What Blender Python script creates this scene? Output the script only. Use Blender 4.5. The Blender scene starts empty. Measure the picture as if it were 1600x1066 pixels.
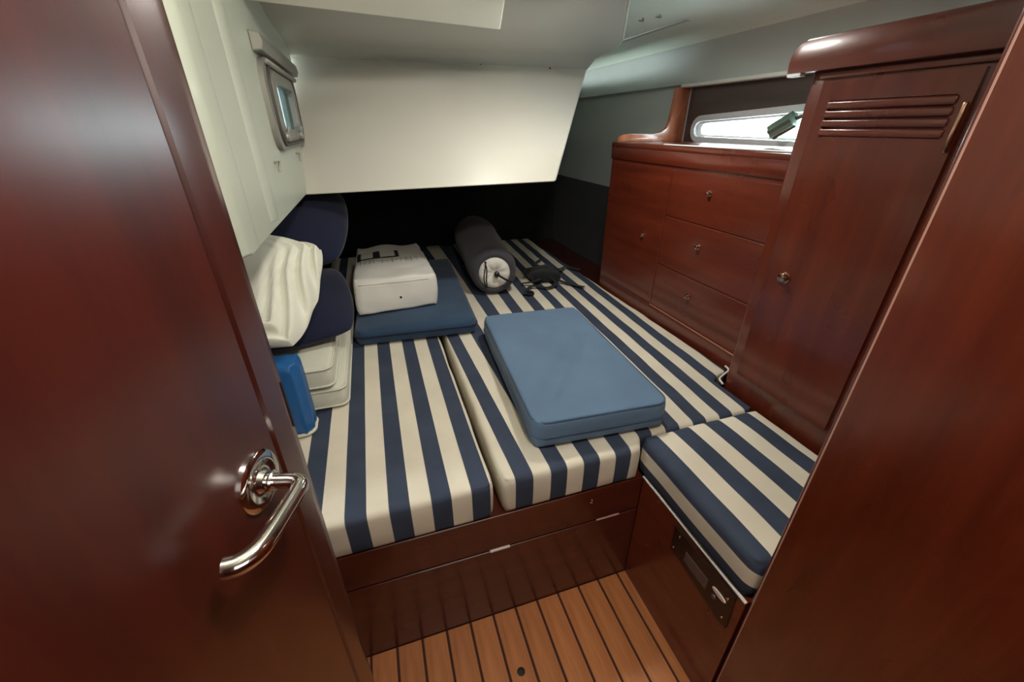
import bpy, bmesh, math, random
from mathutils import Vector, Matrix, noise
random.seed(4)
S = 0.8                      # everything is authored in survey units; S turns them into metres
C = bpy.context.scene.collection
SC = bpy.context.scene

# ------------------------------------------------------------------ camera, world, light, exposure
cd = bpy.data.cameras.new('camera'); cam = bpy.data.objects.new('camera', cd); C.objects.link(cam)
cd.sensor_fit = 'HORIZONTAL'; cd.sensor_width = 36.0; cd.lens = 640/1600*36.0
cd.clip_start = 0.01
R = ((0.951218787, -0.308517061, -0.000205955), (0.143216186, 0.440972197, 0.886020680), (-0.273261676, -0.842829013, 0.463645675))
m3 = Matrix(R).transposed()
cam.matrix_world = Matrix.Translation((0, 0, 1.5*S)) @ m3.to_4x4()
SC.camera = cam
SC.view_settings.view_transform = 'Standard'
SC.view_settings.look = 'None'
SC.view_settings.exposure = 0.0
SC.view_settings.gamma = 1.0
SC.view_settings.use_curve_mapping = False

w = bpy.data.worlds.new('daylight'); SC.world = w; w.use_nodes = True
bgn = w.node_tree.nodes['Background']; bgn.inputs[0].default_value = (0.86, 0.97, 0.97, 1); bgn.inputs[1].default_value = 24.0

def area(name, loc, aim, sx, sy, power, col, spread=180):
    l = bpy.data.lights.new(name, 'AREA'); l.shape = 'RECTANGLE'; l.size = sx*S; l.size_y = sy*S
    l.energy = power; l.color = col; l.spread = math.radians(spread)
    o = bpy.data.objects.new(name, l); C.objects.link(o)
    o.location = Vector(loc)*S
    o.rotation_euler = (Vector(aim)-Vector(loc)).to_track_quat('-Z', 'Y').to_euler()
    return o
pl_ = bpy.data.lights.new('ceiling_lamp', 'POINT'); pl_.energy = 25; pl_.shadow_soft_size = 0.045; pl_.color = (1.0, 0.91, 0.79)
po = bpy.data.objects.new('ceiling_lamp', pl_); C.objects.link(po); po.location = Vector((0.25, 0.20, 2.02))*S
dl = area('added_downlight', (0.78, 1.46, 1.915), (0.78, 1.46, 0.0), 0.10, 0.10, 6, (1.0, 0.96, 0.88))  # added lamp, placed to light the aft moulding and cast a diagonal shadow
area('saloon_fill', (0.30, -0.95, 1.75), (0.45, 1.6, 0.9), 0.8, 0.6, 2.6, (1.0, 0.93, 0.84))  # added soft fill light behind the camera

# ------------------------------------------------------------------ materials
def nt(name):
    m = bpy.data.materials.new(name); m.use_nodes = True
    t = m.node_tree; return m, t, t.nodes['Principled BSDF']
def N(t, k, **kw):
    n = t.nodes.new(k)
    for a, b in kw.items(): setattr(n, a, b)
    return n
def ramp(t, fac, stops):
    r = N(t, 'ShaderNodeValToRGB'); e = r.color_ramp.elements
    while len(e) < len(stops): e.new(0.5)
    for q, (p, c) in zip(e, stops): q.position = p; q.color = (*c, 1)
    t.links.new(fac, r.inputs[0]); return r.outputs[0]
def nz(t, scale, detail=3, stretch=None, coord='Object', rough=0.5):
    tc = N(t, 'ShaderNodeTexCoord'); mp = N(t, 'ShaderNodeMapping'); no = N(t, 'ShaderNodeTexNoise')
    t.links.new(tc.outputs[coord], mp.inputs[0])
    if stretch: mp.inputs['Scale'].default_value = stretch
    t.links.new(mp.outputs[0], no.inputs['Vector'])
    no.inputs['Scale'].default_value = scale; no.inputs['Detail'].default_value = detail; no.inputs['Roughness'].default_value = rough
    return no.outputs['Fac']
def bump(t, p, h, strength, dist=0.002):
    b = N(t, 'ShaderNodeBump'); b.inputs['Strength'].default_value = strength; b.inputs['Distance'].default_value = dist
    t.links.new(h, b.inputs['Height']); t.links.new(b.outputs[0], p.inputs['Normal'])
def wood(name, dark, light, stretch=(9, 9, 0.7), rough=0.28, coat=0.5, spec=0.5, cr=0.14):
    m, t, p = nt(name)
    f = nz(t, 3.0, 5, stretch, rough=0.6)
    c = ramp(t, f, [(0.30, dark), (0.72, light)])
    t.links.new(c, p.inputs['Base Color'])
    r = N(t, 'ShaderNodeMapRange'); t.links.new(nz(t, 6, 3), r.inputs[0])
    r.inputs[3].default_value = rough*0.8; r.inputs[4].default_value = rough*1.25
    t.links.new(r.outputs[0], p.inputs['Roughness'])
    p.inputs['Coat Weight'].default_value = coat; p.inputs['Coat Roughness'].default_value = cr
    p.inputs['Specular IOR Level'].default_value = spec
    bump(t, p, f, 0.05, 0.001)
    return m
def plain(name, col, rough=0.5, metal=0.0, var=0.06, scale=8, bs=0.05, bscale=60, coat=0.0):
    m, t, p = nt(name)
    c = ramp(t, nz(t, scale, 3), [(0.3, tuple(x*(1-var) for x in col)), (0.7, tuple(min(1, x*(1+var)) for x in col))])
    t.links.new(c, p.inputs['Base Color'])
    p.inputs['Roughness'].default_value = rough; p.inputs['Metallic'].default_value = metal
    p.inputs['Coat Weight'].default_value = coat
    if bs: bump(t, p, nz(t, bscale, 2), bs, 0.001)
    return m
def fabric(name, col, var=0.12, rough=0.9, weave=900, bs=0.25):
    m, t, p = nt(name)
    c = ramp(t, nz(t, 7, 4), [(0.3, tuple(x*(1-var) for x in col)), (0.7, tuple(min(1, x*(1+var)) for x in col))])
    t.links.new(c, p.inputs['Base Color'])
    p.inputs['Roughness'].default_value = rough; p.inputs['Specular IOR Level'].default_value = 0.2
    p.inputs['Sheen Weight'].default_value = 0.15
    bump(t, p, nz(t, weave, 1), bs, 0.0006)
    return m
def stripes(name, start, pitch, width, cream=(0.67, 0.62, 0.505), navy=(0.045, 0.058, 0.090)):
    m, t, p = nt(name)
    uv = N(t, 'ShaderNodeUVMap'); sp = N(t, 'ShaderNodeSeparateXYZ'); t.links.new(uv.outputs[0], sp.inputs[0])
    def mth(op, a, b):
        n = N(t, 'ShaderNodeMath', operation=op)
        if isinstance(a, float): n.inputs[0].default_value = a
        else: t.links.new(a, n.inputs[0])
        n.inputs[1].default_value = b; return n.outputs[0]
    q = mth('DIVIDE', mth('SUBTRACT', sp.outputs[0], start - pitch*20), pitch)
    fr = mth('FRACT', q, 0)
    st = N(t, 'ShaderNodeMapRange'); st.interpolation_type = 'SMOOTHSTEP'
    tri = mth('ABSOLUTE', mth('SUBTRACT', fr, width/pitch/2), 0)       # distance from middle of cream
    t.links.new(tri, st.inputs[0]); h = width/pitch/2
    st.inputs[1].default_value = h-0.012; st.inputs[2].default_value = h+0.012
    # the far side of the period also belongs to navy, so tri > h is navy everywhere
    cr = ramp(t, nz(t, 5, 4), [(0.3, tuple(x*0.88 for x in cream)), (0.7, tuple(x*1.08 for x in cream))])
    nv = ramp(t, nz(t, 9, 4), [(0.3, tuple(x*0.85 for x in navy)), (0.7, tuple(x*1.15 for x in navy))])
    mx = N(t, 'ShaderNodeMix', data_type='RGBA')
    t.links.new(st.outputs[0], mx.inputs[0]); t.links.new(cr, mx.inputs[6]); t.links.new(nv, mx.inputs[7])
    t.links.new(mx.outputs[2], p.inputs['Base Color'])
    p.inputs['Roughness'].default_value = 0.92; p.inputs['Specular IOR Level'].default_value = 0.15
    bump(t, p, nz(t, 700, 1), 0.25, 0.0006)
    return m
MAH = wood('mahogany_vertical', (0.085, 0.0125, 0.0045), (0.155, 0.0250, 0.0080))
MAHH = wood('mahogany_lengthwise', (0.095, 0.0150, 0.0065), (0.165, 0.0280, 0.0110), (9, 0.8, 9))
MAHX = wood('mahogany_crosswise', (0.050, 0.0080, 0.0045), (0.095, 0.0150, 0.0075), (0.8, 9, 9))
MAHD = wood('mahogany_door', (0.030, 0.0040, 0.0022), (0.058, 0.0075, 0.0036), (9, 9, 0.7), rough=0.30, coat=1.0, cr=0.24)
MAHD.node_tree.nodes['Principled BSDF'].inputs['Coat IOR'].default_value = 1.62
MAHL = wood('varnished_light_mahogany', (0.36, 0.12, 0.062), (0.52, 0.19, 0.10), (9, 9, 0.8))
HULLW = wood('brown_hull_lining', (0.055, 0.040, 0.034), (0.085, 0.062, 0.052), (9, 0.8, 9), rough=0.4, coat=0.1)
GEL = plain('white_gelcoat', (0.60, 0.585, 0.51), 0.42, bs=0.03, coat=0.1, var=0.03, scale=3)
GELL = plain('cream_gelcoat', (0.50, 0.54, 0.45), 0.42, bs=0.03, coat=0.1, var=0.03, scale=3)
GELG = plain('grey_lining', (0.52, 0.56, 0.54), 0.6, bs=0.03, var=0.04, scale=3)
VINYL = plain('pale_green_white_deckhead', (0.74, 0.82, 0.73), 0.55, bs=0.05, bscale=90, var=0.04, scale=3)
LIP = plain('white_lip', (0.85, 0.87, 0.84), 0.3, bs=0)
DARKF = fabric('black_felt_lining', (0.034, 0.037, 0.038))
CHROME = plain('chrome', (0.75, 0.73, 0.70), 0.10, 1.0, var=0.03, bs=0)
BRASS = plain('polished_brass', (0.62, 0.40, 0.28), 0.18, 1.0, var=0.03, bs=0)
ALU = plain('dull_aluminium', (0.27, 0.265, 0.235), 0.5, 0.35, var=0.08, bs=0.05, bscale=200)
SEAL = plain('dark_rubber_seal', (0.05, 0.045, 0.04), 0.5, bs=0)
BLACK = plain('black_plastic', (0.010, 0.010, 0.011), 0.35, bs=0)
INK = plain('black_print', (0.016, 0.016, 0.018), 0.7, bs=0)
INKG = plain('faded_grey_print', (0.38, 0.38, 0.36), 0.8, bs=0)
PANELB = plain('dark_brown_instrument_face', (0.020, 0.010, 0.008), 0.3, bs=0)
DISP = plain('grey_display', (0.10, 0.075, 0.070), 0.25, bs=0)
WHITEP = plain('white_enamel', (0.75, 0.66, 0.62), 0.3, bs=0)
PINK = plain('pinkish_highlight', (0.50, 0.30, 0.25), 0.35, bs=0)  # painted highlight colour for the wall edge and drawer lip
PIL = fabric('white_pillow_cotton', (0.78, 0.80, 0.70), 0.06)
CREAMC = fabric('cream_cushion_cover', (0.66, 0.67, 0.56), 0.06)
BAGW = plain('white_coated_bag', (0.68, 0.67, 0.62), 0.5, bs=0.12, bscale=30, var=0.04)
NAVY = fabric('deep_navy_cotton', (0.010, 0.013, 0.034), 0.15)
NAVYC = fabric('navy_blue_cushion_cover', (0.030, 0.062, 0.115), 0.12)
STEEL = fabric('steel_blue_cushion_cover', (0.105, 0.175, 0.270), 0.08)
STEELD = fabric('steel_blue_piping', (0.055, 0.095, 0.16), 0.08)
BRIGHT = plain('bright_blue_vinyl', (0.016, 0.115, 0.34), 0.38, bs=0.1, bscale=15)
BOLS = fabric('charcoal_bolster_cover', (0.055, 0.052, 0.064), 0.10)
BOLW = fabric('white_inner_fabric', (0.72, 0.70, 0.64), 0.05)
STR1 = stripes('striped_cotton_port', -0.241, 0.109, 0.0555)
STR2 = stripes('striped_cotton_centre', 0.320, 0.109, 0.0555)
STR3 = stripes('striped_cotton_seat', 0.752, 0.122, 0.061)
def teak():
    m, t, p = nt('teak_planks')
    f = nz(t, 4, 5, (14, 1.0, 14), rough=0.6)
    c = ramp(t, f, [(0.3, (0.36, 0.125, 0.040)), (0.7, (0.56, 0.215, 0.075))])
    oi = N(t, 'ShaderNodeObjectInfo'); hs = N(t, 'ShaderNodeHueSaturation')
    mr = N(t, 'ShaderNodeMapRange'); t.links.new(oi.outputs['Random'], mr.inputs[0]); mr.inputs[3].default_value = 0.88; mr.inputs[4].default_value = 1.1
    t.links.new(mr.outputs[0], hs.inputs['Value']); t.links.new(c, hs.inputs['Color']); t.links.new(hs.outputs[0], p.inputs['Base Color'])
    p.inputs['Roughness'].default_value = 0.42; bump(t, p, f, 0.08, 0.001)
    return m
TEAK = teak()
CAULK = plain('dark_floor_joint', (0.045, 0.010, 0.006), 0.7, bs=0)
def glass(name='window_glass', tint=(0.9, 0.95, 0.97, 1)):
    m = bpy.data.materials.new(name); m.use_nodes = True; t = m.node_tree; t.nodes.clear()
    o = N(t, 'ShaderNodeOutputMaterial'); mx = N(t, 'ShaderNodeMixShader'); tr = N(t, 'ShaderNodeBsdfTransparent'); g = N(t, 'ShaderNodeBsdfGlossy')
    tr.inputs[0].default_value = tint; g.inputs['Roughness'].default_value = 0.05
    mx.inputs[0].default_value = 0.06
    t.links.new(tr.outputs[0], mx.inputs[1]); t.links.new(g.outputs[0], mx.inputs[2]); t.links.new(mx.outputs[0], o.inputs[0]); return m
GLASS = glass(); GLASS1 = glass('tinted_glass', (0.195, 0.215, 0.23, 1))

# ------------------------------------------------------------------ helpers
def tag(o, label=None, cat=None, group=None, kind=None):
    if label: o['label'] = label
    if cat: o['category'] = cat
    if group: o['group'] = group
    if kind: o['kind'] = kind
    return o
ORIG = {}
def thing(name, loc, label=None, cat=None, group=None, kind=None):
    o = bpy.data.objects.new(name, None); o.empty_display_size = 0.05; C.objects.link(o)
    o.location = Vector(loc)*S; ORIG[o] = Vector(loc)
    return tag(o, label, cat, group, kind)
def obj(name, bm, mat, parent=None, label=None, cat=None, group=None, kind=None, smooth=False, uv=None, mats=None, sub=0):
    bmesh.ops.recalc_face_normals(bm, faces=bm.faces)
    if uv:
        ul = bm.loops.layers.uv.new('UVMap')
        for f in bm.faces:
            for l in f.loops: l[ul].uv = uv(l.vert.co, f.normal)
    if parent is not None:
        org = ORIG[parent]
    else:
        xs = [v.co for v in bm.verts]
        org = Vector(((min(v.x for v in xs)+max(v.x for v in xs))/2, (min(v.y for v in xs)+max(v.y for v in xs))/2, min(v.z for v in xs)))
    for v in bm.verts: v.co = (v.co-org)*S
    me = bpy.data.meshes.new(name); bm.to_mesh(me); bm.free()
    for m_ in (mats or [mat]): me.materials.append(m_)
    if smooth is True: me.polygons.foreach_set('use_smooth', [True]*len(me.polygons))
    o = bpy.data.objects.new(name, me); C.objects.link(o)
    if smooth == 'auto':
        me.polygons.foreach_set('use_smooth', [True]*len(me.polygons))
        es = me.edges; b2 = bmesh.new(); b2.from_mesh(me)
        for e in b2.edges:
            if len(e.link_faces) == 2 and e.calc_face_angle(0) > 0.7: e.smooth = False
        b2.to_mesh(me); b2.free()
    if parent is not None: o.parent = parent; ORIG[o] = ORIG[parent]
    else: o.location = org*S; ORIG[o] = org
    return tag(o, label, cat, group, kind)
def BM(): return bmesh.new()
def box(bm, x0, x1, y0, y1, z0, z1, bev=0, seg=1, M=None):
    r = bmesh.ops.create_cube(bm, size=1)['verts']
    for v in r: v.co = Vector(((x0+x1)/2+v.co.x*(x1-x0), (y0+y1)/2+v.co.y*(y1-y0), (z0+z1)/2+v.co.z*(z1-z0)))
    if bev:
        es = list({e for v in r for e in v.link_edges})
        q = bmesh.ops.bevel(bm, geom=es, offset=bev, segments=seg, profile=0.5, affect='EDGES')
        r = list({v for f in q['faces'] for v in f.verts} | {v for v in r if v.is_valid})
    if M:
        for v in r: v.co = M @ v.co
    return bm
def bx(*a, **k): return box(BM(), *a, **k)
def prism(pts, axis, a0, a1, bev=0, seg=1, bm=None):
    """pts: 2-D outline; axis 'x' -> (y,z) outline, 'y' -> (x,z), 'z' -> (x,y)."""
    bm = bm or BM()
    def P(p, a): return {'x': (a, p[0], p[1]), 'y': (p[0], a, p[1]), 'z': (p[0], p[1], a)}[axis]
    A = [bm.verts.new(P(p, a0)) for p in pts]; B = [bm.verts.new(P(p, a1)) for p in pts]
    f = [bm.faces.new(A), bm.faces.new(B[::-1])]
    n = len(pts)
    for i in range(n): f.append(bm.faces.new((A[i], A[(i+1) % n], B[(i+1) % n], B[i])))
    if bev:
        es = [e for q in f[:2] for e in q.edges]
        bmesh.ops.bevel(bm, geom=es, offset=bev, segments=seg, profile=0.5, affect='EDGES')
    return bm
def ringprism(outer, inner, axis, a0, a1, bm=None):
    bm = bm or BM()
    def P(p, a): return {'x': (a, p[0], p[1]), 'y': (p[0], a, p[1]), 'z': (p[0], p[1], a)}[axis]
    es = []
    for lp in (outer, inner):
        vs = [bm.verts.new(P(p, a0)) for p in lp]
        es += [bm.edges.new((vs[i], vs[(i+1) % len(vs)])) for i in range(len(vs))]
    r = bmesh.ops.triangle_fill(bm, edges=es, use_beauty=True)
    fs = [g for g in r['geom'] if isinstance(g, bmesh.types.BMFace)]
    e = bmesh.ops.extrude_face_region(bm, geom=fs)
    d = Vector(P((0, 0), a1-a0)) 
    for g in e['geom']:
        if isinstance(g, bmesh.types.BMVert): g.co += d
    return bm
def rrect(x0, x1, y0, y1, r, n=6):
    pts = []
    for cx, cy, s in ((x1-r, y1-r, 0), (x0+r, y1-r, 1), (x0+r, y0+r, 2), (x1-r, y0+r, 3)):
        for i in range(n+1):
            a = (s+i/n)*math.pi/2; pts.append((cx+r*math.cos(a), cy+r*math.sin(a)))
    return pts
def tube(path, r, n=10, bm=None, closed=False, flat=1.0):
    bm = bm or BM(); P = [Vector(p) for p in path]; rings = []
    rr = r if isinstance(r, (list, tuple)) else [r]*len(P)
    prev = None
    for i, p in enumerate(P):
        if closed: t = P[(i+1) % len(P)]-P[i-1]
        else: t = P[min(i+1, len(P)-1)]-P[max(i-1, 0)]
        t.normalize()
        if prev is None: u = t.orthogonal().normalized()
        else: u = (prev-t*prev.dot(t)).normalized()
        prev = u; v = t.cross(u)
        rings.append([bm.verts.new(p+(u*math.cos(2*math.pi*k/n)+v*flat*math.sin(2*math.pi*k/n))*rr[i]) for k in range(n)])
    m = len(rings)
    for i in range(m if closed else m-1):
        a, b = rings[i], rings[(i+1) % m]
        for k in range(n): bm.faces.new((a[k], a[(k+1) % n], b[(k+1) % n], b[k]))
    if not closed: bm.faces.new(rings[0][::-1]); bm.faces.new(rings[-1])
    return bm
def smoothpath(pts, k=6):
    out = []; P = [Vector(p) for p in pts]; P = [P[0]]+P+[P[-1]]
    for i in range(1, len(P)-2):
        for j in range(k):
            t = j/k; a, b, c, d = P[i-1:i+3]
            out.append(0.5*((2*b)+(c-a)*t+(2*a-5*b+4*c-d)*t*t+(3*b-a-3*c+d)*t**3))
    out.append(P[-2]); return out
def lathe(profile, origin, axis, n=24, bm=None):
    """profile: (radius, distance along axis)."""
    bm = bm or BM(); ax = Vector(axis).normalized(); u = ax.orthogonal().normalized(); v = ax.cross(u); o = Vector(origin)
    rings = []
    for r, h in profile:
        rings.append([bm.verts.new(o+ax*h+(u*math.cos(2*math.pi*k/n)+v*math.sin(2*math.pi*k/n))*max(r, 1e-5)) for k in range(n)])
    for a, b in zip(rings, rings[1:]):
        for k in range(n): bm.faces.new((a[k], a[(k+1) % n], b[(k+1) % n], b[k]))
    bm.faces.new(rings[0][::-1]); bm.faces.new(rings[-1])
    return bm
def sm(a, b, x):
    t = max(0, min(1, (x-a)/(b-a))); return t*t*(3-2*t)
def cushion(x0, x1, y0, y1, z0, z1, r=0.02, step=0.03, puff=0.006, wr=0.002, wf=9.0, cr=None, M=None, seed=0, warp=None):
    """rounded, slightly puffy upholstered block."""
    bm = BM(); cr = cr or r*1.5
    def cuts(a, b):
        n = max(2, int(round((b-a-2*r)/step)))
        e = [a, a+0.25*r, a+0.6*r, a+r]; m = [a+r+(b-a-2*r)*i/n for i in range(1, n)]; f = [b-r, b-0.6*r, b-0.25*r, b]
        return e+m+f
    X, Y, Z = cuts(x0, x1), cuts(y0, y1), cuts(z0, z1)
    vd = {}
    def V(i, j, k):
        if (i, j, k) not in vd: vd[(i, j, k)] = bm.verts.new((X[i], Y[j], Z[k]))
        return vd[(i, j, k)]
    nx, ny, nz_ = len(X)-1, len(Y)-1, len(Z)-1
    for i in range(nx):
        for j in range(ny):
            for k in (0, nz_): bm.faces.new((V(i, j, k), V(i+1, j, k), V(i+1, j+1, k), V(i, j+1, k)))
        for k in range(nz_):
            for j in (0, ny): bm.faces.new((V(i, j, k), V(i+1, j, k), V(i+1, j, k+1), V(i, j, k+1)))
    for j in range(ny):
        for k in range(nz_):
            for i in (0, nx): bm.faces.new((V(i, j, k), V(i, j+1, k), V(i, j+1, k+1), V(i, j, k+1)))
    for v in bm.verts:
        p = v.co.copy()
        q = Vector((min(max(p.x, x0+cr), x1-cr), min(max(p.y, y0+cr), y1-cr), 0))
        d = Vector((p.x, p.y, 0))-q
        if d.length > 1e-6 and abs(d.x) > 1e-9 and abs(d.y) > 1e-9:      # round the upright corners
            m = max(abs(d.x), abs(d.y)); d = d.normalized()*m; p.x, p.y = q.x+d.x, q.y+d.y
        ix = max(x0+r-p.x, p.x-x1+r, 0); iy = max(y0+r-p.y, p.y-y1+r, 0); h = max(ix, iy)
        kz = max(z0+r-p.z, p.z-z1+r, 0)
        if h > 0 and kz > 0:                                               # round the long edges
            m = max(h, kz); L = math.hypot(h, kz); s = m/L
            if ix: p.x += (1-s)*ix*(1 if p.x < (x0+x1)/2 else -1)
            if iy: p.y += (1-s)*iy*(1 if p.y < (y0+y1)/2 else -1)
            p.z += (1-s)*kz*(1 if p.z < (z0+z1)/2 else -1)
        u = 2*(p.x-x0)/(x1-x0)-1; t = 2*(p.y-y0)/(y1-y0)-1; ww = 2*(p.z-z0)/(z1-z0)-1
        if ww > 0: p.z += puff*ww*max(0, 1-u**4)*max(0, 1-t**4)
        if abs(u) > 0.7: p.x += puff*0.5*math.copysign(1, u)*(1-ww*ww)*(abs(u)-0.7)/0.3
        if abs(t) > 0.7: p.y += puff*0.5*math.copysign(1, t)*(1-ww*ww)*(abs(t)-0.7)/0.3
        nn = noise.noise_vector(Vector((p.x*wf+seed, p.y*wf, p.z*wf)))
        if ww > -0.8: p += Vector(nn)*wr
        v.co = p
    if warp:
        for v in bm.verts: v.co = warp(v.co)
    if M:
        for v in bm.verts: v.co = M @ v.co
    return bm
def pillow(a, b, T, M, n=26, seed=0, wr=0.012, wf=7, pinch=0.10, ruf=0.0, crn=0.10):
    bm = BM(); top = {}; bot = {}
    for i in range(n+1):
        for j in range(n+1):
            u, v = 2*i/n-1, 2*j/n-1
            u2, v2 = math.sin(u*math.pi/2), math.sin(v*math.pi/2)
            x = a*u2*(1-pinch*(1-abs(v2)**2)); y = b*v2*(1-pinch*(1-abs(u2)**2))
            h = T*(max(0, (1-abs(u2)**2.6)*(1-abs(v2)**2.6)))**0.55
            e = i in (0, n) or j in (0, n)
            ds = max(abs(u2), abs(v2)); cn = (u2*v2)**2; x *= 1-crn*cn; y *= 1-crn*cn
            dd = wr*noise.noise(Vector((x*wf+seed, y*wf, 3.1)))*(0.3+ds)
            dd += ruf*math.sin(noise.noise(Vector((x*5+seed, y*5, 1)))*5+(x+y)*30+ds*34)*sm(0.3, 0.8, ds)*(0.4+0.6*noise.noise(Vector((x*6, y*6, 7+seed))))
            if e: w_ = bm.verts.new((x, y, dd*0.6)); top[i, j] = bot[i, j] = w_
            else:
                top[i, j] = bm.verts.new((x, y, h+dd)); bot[i, j] = bm.verts.new((x, y, -h+dd*0.5))
    for i in range(n):
        for j in range(n):
            for D in (top, bot): 
                try: bm.faces.new((D[i, j], D[i+1, j], D[i+1, j+1], D[i, j+1]))
                except ValueError: pass
    for v in bm.verts: v.co = M @ v.co
    return bm
def frame_M(o, xa, ya):
    x = Vector(xa).normalized(); y = Vector(ya); y = (y-x*y.dot(x)).normalized(); z = x.cross(y)
    M = Matrix((x, y, z)).transposed().to_4x4(); M.translation = Vector(o); return M

# ------------------------------------------------------------------ the setting
XF = 0.711; YB = 0.80                    # edge of the floor well: seat base face, berth face
fl = obj('floor', bx(-1.3, 1.92, -1.3, 3.95, -0.04, -0.006), CAULK, kind='structure')
pw = 0.081
pl0 = None
for k in range(-13, 12):
    x = -0.215+pw*k
    if x > XF-0.004: continue
    if pl0 is None:
        wdt = pw-0.0075
        pl0 = obj('plank', bx(x+0.00375, x+0.00375+wdt, -1.25, YB-0.002, -0.006, 0.0, bev=0.0012), TEAK, fl)
        x00 = x
    else:
        o = pl0.copy(); C.objects.link(o); o.parent = fl; o.location = ((x-x00)*S, 0, 0)
obj('plank', bx(-0.215+pw*11+0.006+0.03, XF-0.001, -1.25, YB-0.002, -0.006, 0.0005), MAHH, fl, label='dark narrow border strip at the seat side')
# round finger hole plug in the floor
obj('floor_plug', lathe([(0.012, 0), (0.0125, 0.0015), (0.009, 0.002), (0.008, 0.0005), (0.0, 0.0005)], (0.227, 0.61, 0.0), (0, 0, 1), 20), BLACK, fl, smooth='auto', label='small round black plug')

# cockpit side wall with portlight opening (faces +x)
wy0, wy1, wz0, wz1 = 1.53, 2.06, 1.455, 1.655
hole1 = rrect(wy0, wy1, wz0, wz1, 0.05)
outer = [(0.975, 1.27), (1.93, 1.262), (2.36, 1.81), (2.36, 2.1), (0.975, 2.1)]
wl = obj('wall_left', ringprism(outer, hole1, 'x', -0.29, -0.25), GELL, kind='structure', smooth='auto')
# rounded near edge of that moulding, and its return to port
pts = [(-0.251, 1.02), (-0.2475, 1.005), (-0.246, 0.99)]
for i in range(9):
    a = i/8*math.pi/2; pts.append((-0.296+0.05*math.cos(a), 0.93-0.05*math.sin(a)))
pts += [(-1.2, 0.88), (-1.2, 0.93), (-0.296, 0.93), (-0.296, 1.02)]
obj('moulded_corner', prism(pts, 'z', 1.272, 2.35, bev=0.008, seg=3), GELL, wl, smooth='auto')
# vertical soft rib
rp = [(-0.251, 1.17), (-0.249, 1.175), (-0.2445, 1.20), (-0.2445, 1.25), (-0.249, 1.275), (-0.251, 1.28)]
obj('moulded_rib', prism(rp, 'z', 1.29, 2.05, bev=0.0005), GELL, wl, smooth='auto')
obj('trim_1', bx(-1.2, -0.29, 0.93, 3.93, 1.262, 1.295), GEL, kind='structure', label='underside of the cockpit sole')
# the sloping cockpit moulding ahead: a hexahedron
def hexa(v, bev=0.012, seg=3):
    bm = BM(); V = [bm.verts.new(p) for p in v]
    for f in ((0, 1, 2, 3), (4, 5, 6, 7), (0, 1, 5, 4), (1, 2, 6, 5), (2, 3, 7, 6), (3, 0, 4, 7)): bm.faces.new([V[i] for i in f])
    bmesh.ops.recalc_face_normals(bm, faces=bm.faces)
    if bev: bmesh.ops.bevel(bm, geom=bm.edges[:], offset=bev, segments=seg, profile=0.5, affect='EDGES')
    return bm
mo = obj('wall_aft_moulding', hexa([(-0.30, 1.90, 1.256), (0.842, 1.912, 1.268), (1.20, 2.37, 1.80), (-0.30, 2.37, 1.80),
      (-0.30, 3.88, 1.256), (1.30, 3.88, 1.268), (1.50, 3.88, 1.80), (-0.30, 3.88, 1.80)]), GEL, kind='structure', smooth='auto')
mo.name = 'wall_back'
for x, z in ((0.598, 1.772), (0.965, 1.765)):
    yy = 1.9+(z-1.256)*0.864
    obj('screw', lathe([(0.005, 0), (0.005, 0.004), (0.003, 0.006)], (x, yy+0.003, z), (0, -0.8, 0.6), 10), SEAL, mo)
# curved fillet between moulding and ceiling + the ceiling itself (rises towards the companionway)
prof = [(2.42, 1.80)]
for i in range(8):
    t = i/7; prof.append((2.365-0.12*t-0.02*math.sin(t*3.1), 1.765+0.045*math.sin(t*math.pi/2)))
prof += [(2.12, 1.813), (1.98, 1.817), (1.88, 1.826), (1.78, 1.85), (1.60, 1.905), (1.30, 1.995), (1.0, 2.085), (0.3, 2.30), (-1.25, 2.30)]
def edge_x(y):
    tab = [(-1.25, 0.30), (1.0, 0.55), (1.30, 0.80), (1.64, 0.965), (1.90, 1.11), (2.05, 1.165), (2.2, 1.185), (2.37, 1.19), (2.5, 1.20)]
    for (a, xa), (b, xb) in zip(tab, tab[1:]):
        if y <= b: return xa+(xb-xa)*(y-a)/(b-a)
    return tab[-1][1]
bm = BM(); rows = []
for y, z in prof:
    ex = edge_x(y); rows.append([bm.verts.new(p) for p in ((-1.25 if y < 0.9 else -0.30, y, z), (0.3, y, z), (ex-0.012, y, z), (ex-0.003, y, z+0.003), (ex, y, z+0.012), (ex, y, z+0.10), (-1.25 if y < 0.9 else -0.30, y, z+0.10))])
for a, b in zip(rows, rows[1:]):
    for i in range(7): bm.faces.new((a[i], a[(i+1) % 7], b[(i+1) % 7], b[i]))
bm.faces.new(rows[0]); bm.faces.new(rows[-1][::-1])
GELC = plain('shaded_gelcoat', (0.47, 0.46, 0.41), 0.42, bs=0.03, coat=0.1, var=0.03, scale=3)  # gelcoat darkened to paint in the shade on the ceiling
ce = obj('ceiling', bm, GELC, kind='structure', smooth='auto')
# pale rounded edge bead along the ceiling rim
obj('edge_bead', tube([(edge_x(y)+0.002, y, z+0.010) for y, z in prof[6:14]], 0.008, 8), GELL, ce, smooth=True)
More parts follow.
